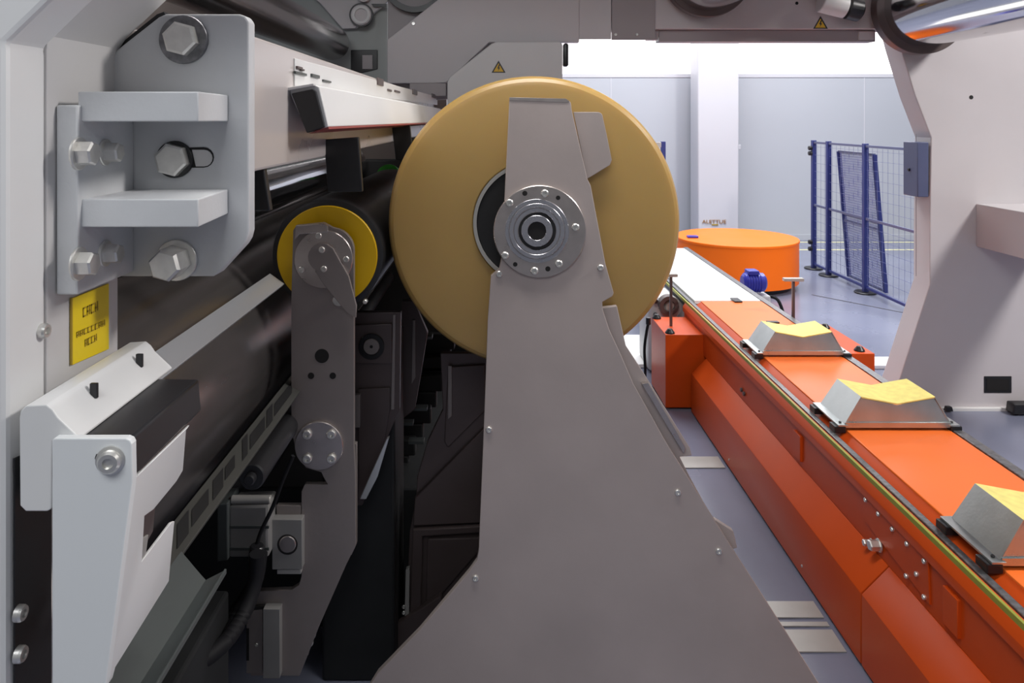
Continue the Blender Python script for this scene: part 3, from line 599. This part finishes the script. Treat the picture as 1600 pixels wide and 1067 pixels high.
be = thing('cross_beam', (-.5, 3.1, 1.9), 'long pale grey cross beam running from the bracket to the far head', 'beam')
XB = -.42
link('beam_body', wprism([(XB, 2.146), (XB, 1.909), (XB-.25, 1.909), (XB-.25, 2.146)], 1.19, 4.98, .006), 'beam', be)
link('face_plate', slab([onX(461, 91, XB+.003), onX(698, 155, XB+.003), onX(698, 166, XB+.003), onX(461, 134, XB+.003)], (-.005, 0, 0), None, .001), 'white', be)
for x, y, w, h in ((464, 106, 8, 4), (470, 109, 5, 3), (461, 115, 18, 4), (487, 119, 12, 5), (505, 127, 12, 3), (590, 128, 9, 11), (606, 141, 6, 3), (617, 143, 8, 3), (645, 144, 7, 8), (675, 150, 6, 6), (692, 157, 6, 3)):
    c = onX(x+w/2, y, XB+.006); c2 = onX(x, y, XB+.006); dy = abs(c2.y-c.y)
    link('fitting', box(XB+.002, XB+.008, c.y-dy, c.y+dy, c.z-h*c.y/F/2, c.z+h*c.y/F/2, .001), 'tray' if w > 9 else 'brown', be)
for x0, x1, y0, y1 in ((506, 560, 228, 300), (612, 640, 205, 250)):
    Y = XB*F/(x0-VX); a = P(x0, y0, Y); b = P(x1, y1, Y)
    link('hanger_plate', prism([(x0, y0-10), (x1, y0-14), (x1+6, y1), (x0+6, y1)], Y+.02, .02, .003), 'black', be)
link('hanger_plate', prism([(388, 250), (410, 250), (422, 330), (388, 330)], 1.36, .02, .003), 'black', be)
du = thing('light_duct', (-.42, 3.1, 2.0), 'white box duct with a black end cap on the pale cross beam', 'duct')
link('duct_body', prism([(451, 136), (490, 131), (499, 136), (513, 198), (480, 207), (454, 148)], 1.50, 3.35, .002), 'white', du)
link('end_cap', prism([(455, 146), (488, 139), (493, 143), (507, 199), (479, 208)], 1.49, .012, .002), 'black', du)
link('top_lip', prism([(443, 138), (490, 130), (490, 134), (446, 142)], 1.485, 3.35, .001), 'white', du)
link('edge_strip', prism([(508, 199), (513, 197), (514, 202), (482, 209)], 1.505, 3.34, .0005), 'red', du)

# ================================================================ LEFT NEAR FRAME
sf = thing('side_frame', (-.8, 1.0, 0), 'white machine side frame filling the left image edge', 'machine frame')
XF = -.599
A = [(-420, 1700), (-420, -700), (800, -700), (94, -17), (8, 66), (10, 78), (10, 1700)]
link('frame_plate', prism(A, .90, .08, .007), 'white', sf)
B = [(-420, 1700), (-420, -700), (870, -700), (150, -22), (90, 35), (76, 56), (73, 78), (73, 1700)]
link('inner_plate', prism(B, .981, .186, .003), 'frame', sf)
rp = link('recess_panel', side([(21, 716), (78, 690), (78, 1250), (21, 1500)], XF+.002, .002, 0), 'black', sf); lab(rp, 'black recess in the side frame')  # flat panel, the recess shade is put into its black colour
for y in (958, 1022): hexscrew_side(rp, onX(27, y, XF+.004), .010)
lab(hexscrew_side(sf, onX(64, 517, XF), .010), 'small chrome socket screw')
ls_ = link('label_plate', side([(111, 466), (168, 443), (168, 545), (111, 570)], XF+.001, .002, 0), 'labelyellow', sf); lab(ls_, 'yellow label with three lines of brown print')
link('label_edge', side([(109, 466), (111, 465), (111, 570), (109, 570)], XF+.001, .0025, 0), 'ink', ls_)
def glyphs(x0, x1, y0, y1, h, n, parent):
    for i in range(n):
        t0 = (i+.12)/n; t1 = (i+.88)/n; xa = x0+(x1-x0)*t0; xb = x0+(x1-x0)*t1; ya_ = y0+(y1-y0)*t0; yb_ = y0+(y1-y0)*t1
        bm = bmesh.new(); k = random.choice((0, 1, 2)); w = (xb-xa)*.3
        slab([onX(x, y, XF+.0035) for x, y in ((xa, ya_), (xa+w, ya_), (xa+w, ya_+h), (xa, ya_+h))], (.0003, 0, 0), bm)
        if k != 0: slab([onX(x, y, XF+.0035) for x, y in ((xb-w, yb_), (xb, yb_), (xb, yb_+h), (xb-w, yb_+h))], (.0003, 0, 0), bm)
        for f in ((0, .5) if k == 1 else (0, .85) if k == 0 else (.5,)):
            slab([onX(x, y, XF+.0035) for x, y in ((xa, ya_+h*f), (xb, yb_+h*f), (xb, yb_+h*(f+.16)), (xa, ya_+h*(f+.16)))], (.0003, 0, 0), bm)
        link('print_glyph', bm, 'ink', parent)
glyphs(129, 154, 481, 470, 15, 4, ls_); glyphs(119, 165, 519, 499, 9, 8, ls_); glyphs(132, 152, 531, 521, 11, 4, ls_)

# hinge bracket
hb_ = thing('cast_bracket', (-.5, 1.08, 1.9), 'pale grey bolted bracket with two ribs on the side frame', 'bracket')
YB = 1.155
plate = [(168, 200), (168, 108), (172, 93), (182, 78), (247, 27), (258, 22), (374, 22), (383, 25), (389, 34), (389, 362), (386, 374), (380, 384), (340, 428), (333, 432), (150, 432), (150, 200)]
link('mounting_plate', prism(plate, YB, .03, .003), 'greyblue', hb_)
# black strip put in as the shade of the gap between plate and frame
link('gasket', prism([(164, 200), (164, 108), (168, 91), (179, 75), (245, 22), (256, 18), (262, 30), (190, 90), (182, 110), (182, 200)], YB+.012, .02, .001), 'black', hb_)
zt0, zb0 = P(0, 165, 1.0).z, P(0, 460, 1.0).z
link('flange', box(XF+.001, XF+.031, 1.0, YB, P(0, 461, 1.0).z, P(0, 164, 1.0).z, .003), 'greyblue', hb_)
for y0, y1 in ((143, 190), (311, 355)):
    a = P(110, y0, 1.01); b = P(310, y1, 1.01)
    bm = slab([(XF+.025, 1.01, b.z), (b.x, 1.01, b.z), (b.x-.012, YB, b.z), (XF+.025, YB, b.z)], (0, 0, a.z-b.z), None, .002)
    link('rib', bm, 'greyblue', hb_)
lab(hexbolt(hb_, P(288, 62, YB)+Vector((0, 0, 0)), .027, (.0, -1, 0), .016, 1.42, wm='chain'), 'largest zinc hex bolt with a dark round washer')
hexbolt(hb_, P(274, 249, YB), .026, (0, -1, 0), .016, 1.12, wm='black')
hexbolt(hb_, P(277, 406, YB), .025, (0, -1, 0), .045, 1.3)
sl = link('slot', prism([(270, 231)]+arc(318, 246, 16, -90, 90, 8)+[(270, 262)], YB-.0012, .0015, 0), 'dark', hb_)
link('slot_inner', prism([(300, 234)]+arc(319, 247, 13, -90, 90, 8)+[(306, 260)], YB-.0016, .0008, 0), 'frame', sl)
for x, y, r in ((122, 240, .021), (122, 412, .021), (164, 238, .018), (164, 396, .018)):
    hexbolt(hb_, onX(x, y, XF+.031), r*.8, (1, 0, 0), .020, 1.35)

# white housing with smoked cover
ho = thing('sensor_housing', (-.52, 1.0, 1.2), 'white sheet metal housing with a smoked black cover at lower left', 'housing')
YH = .90
link('ledge', prism([(30, 652), (32, 642), (40, 634), (72, 632), (82, 640), (90, 652), (124, 684), (124, 688), (82, 690), (80, 795), (74, 799), (40, 799), (31, 790)], YH-.0, .258, .004), 'white', ho)
link('front_panel', prism([(81, 688), (84, 685), (196, 685), (203, 688), (206, 694), (207, 752), (165, 1069), (158, 1090), (81, 1090)], YH-.012, .012, .0015), 'panelwhite', ho)
link('smoked_cover', prism([(118, 687), (201, 688), (206, 750), (118, 750)], YH+.002, .215, .004), 'glass', ho)
link('body', prism([(83, 752), (205, 752), (162, 1069), (157, 1088), (83, 1088)], YH+.001, .03, .003), 'white', ho)
_p0 = P(206, 752, YH); _p1 = P(164, 1069, YH); _b = (_p0.x-_p1.x)/(_p0.z-_p1.z); _a = _p0.x-_b*_p0.z
def onS(x, y):
    Y = (_a+_b*ZC)/(((x-VX)+_b*(y-VY))/F); return P(x, y, Y)
link('side_skin', slab([onS(x, y) for x, y in ((206, 752), (297, 664), (291, 672), (286, 735), (276, 752), (240, 796), (226, 806), (222, 877), (268, 816), (273, 814), (272, 822), (264, 908), (164, 1069))], (-.004, 0, 0), None, .001), 'white', ho)
bk = link('sensor_lens', slab([onS(226, 812)-Vector((.004, 0, 0)), onS(238, 792)-Vector((.004, 0, 0)), onS(248, 790)-Vector((.004, 0, 0)), onS(244, 830)-Vector((.004, 0, 0)), onS(226, 862)-Vector((.004, 0, 0))], (-.01, 0, 0), None, .001), 'brown', ho)
link('lens_bracket', slab([onS(224, 842)-Vector((.0015, 0, 0)), onS(234, 835)-Vector((.0015, 0, 0)), onS(230, 866)-Vector((.0015, 0, 0)), onS(222, 876)-Vector((.0015, 0, 0))], (-.004, 0, 0), None, .0005), 'plate', bk)
for x, y in ((149, 610), (220, 563)):
    a = onX(x, y, -.530)
    link('slot', box(a.x-.008, a.x+.002, a.y, a.y+.005, a.z-.011, a.z+.009, .001), 'black', ho)
ps = link('panel_slot', prism([(148, 716)]+arc(154, 719, 7, 180, 360, 6)[:0]+[(150, 710), (172, 710), (172, 726), (152, 726)], YH-.0135, .002, 0), 'dark', ho)
a = P(176, 718, YH-.012)
link('socket_screw', lathe([(0, .004), (.006, .004), (.0065, 0), (.011, 0), (.0135, .003), (.0135, .008), (.017, .009), (.017, .013)], a-Vector((0, .012, 0)), (-.15, 1, 0), 24), 'zinc', ho)
tr = thing('drip_tray', (-.55, 1.1, 1.0), 'grey green folded tray under the white sensor housing', 'tray')
link('tray_sheet', wprism([((x-VX)*1.0/F, ZC-(y-VY)*1.0/F) for x, y in ((165, 1022), (202, 1066), (213, 1078), (250, 1059), (252, 1064), (212, 1085), (198, 1074), (160, 1030))], .93, 1.24, .001), 'tray', tr)
link('tray_lip', wprism([((x-VX)*1.0/F, ZC-(y-VY)*1.0/F) for x, y in ((249, 1057), (253, 1057), (253, 1066), (249, 1066))], .93, 1.24, .0005), 'tray', tr)
# lower left black box below
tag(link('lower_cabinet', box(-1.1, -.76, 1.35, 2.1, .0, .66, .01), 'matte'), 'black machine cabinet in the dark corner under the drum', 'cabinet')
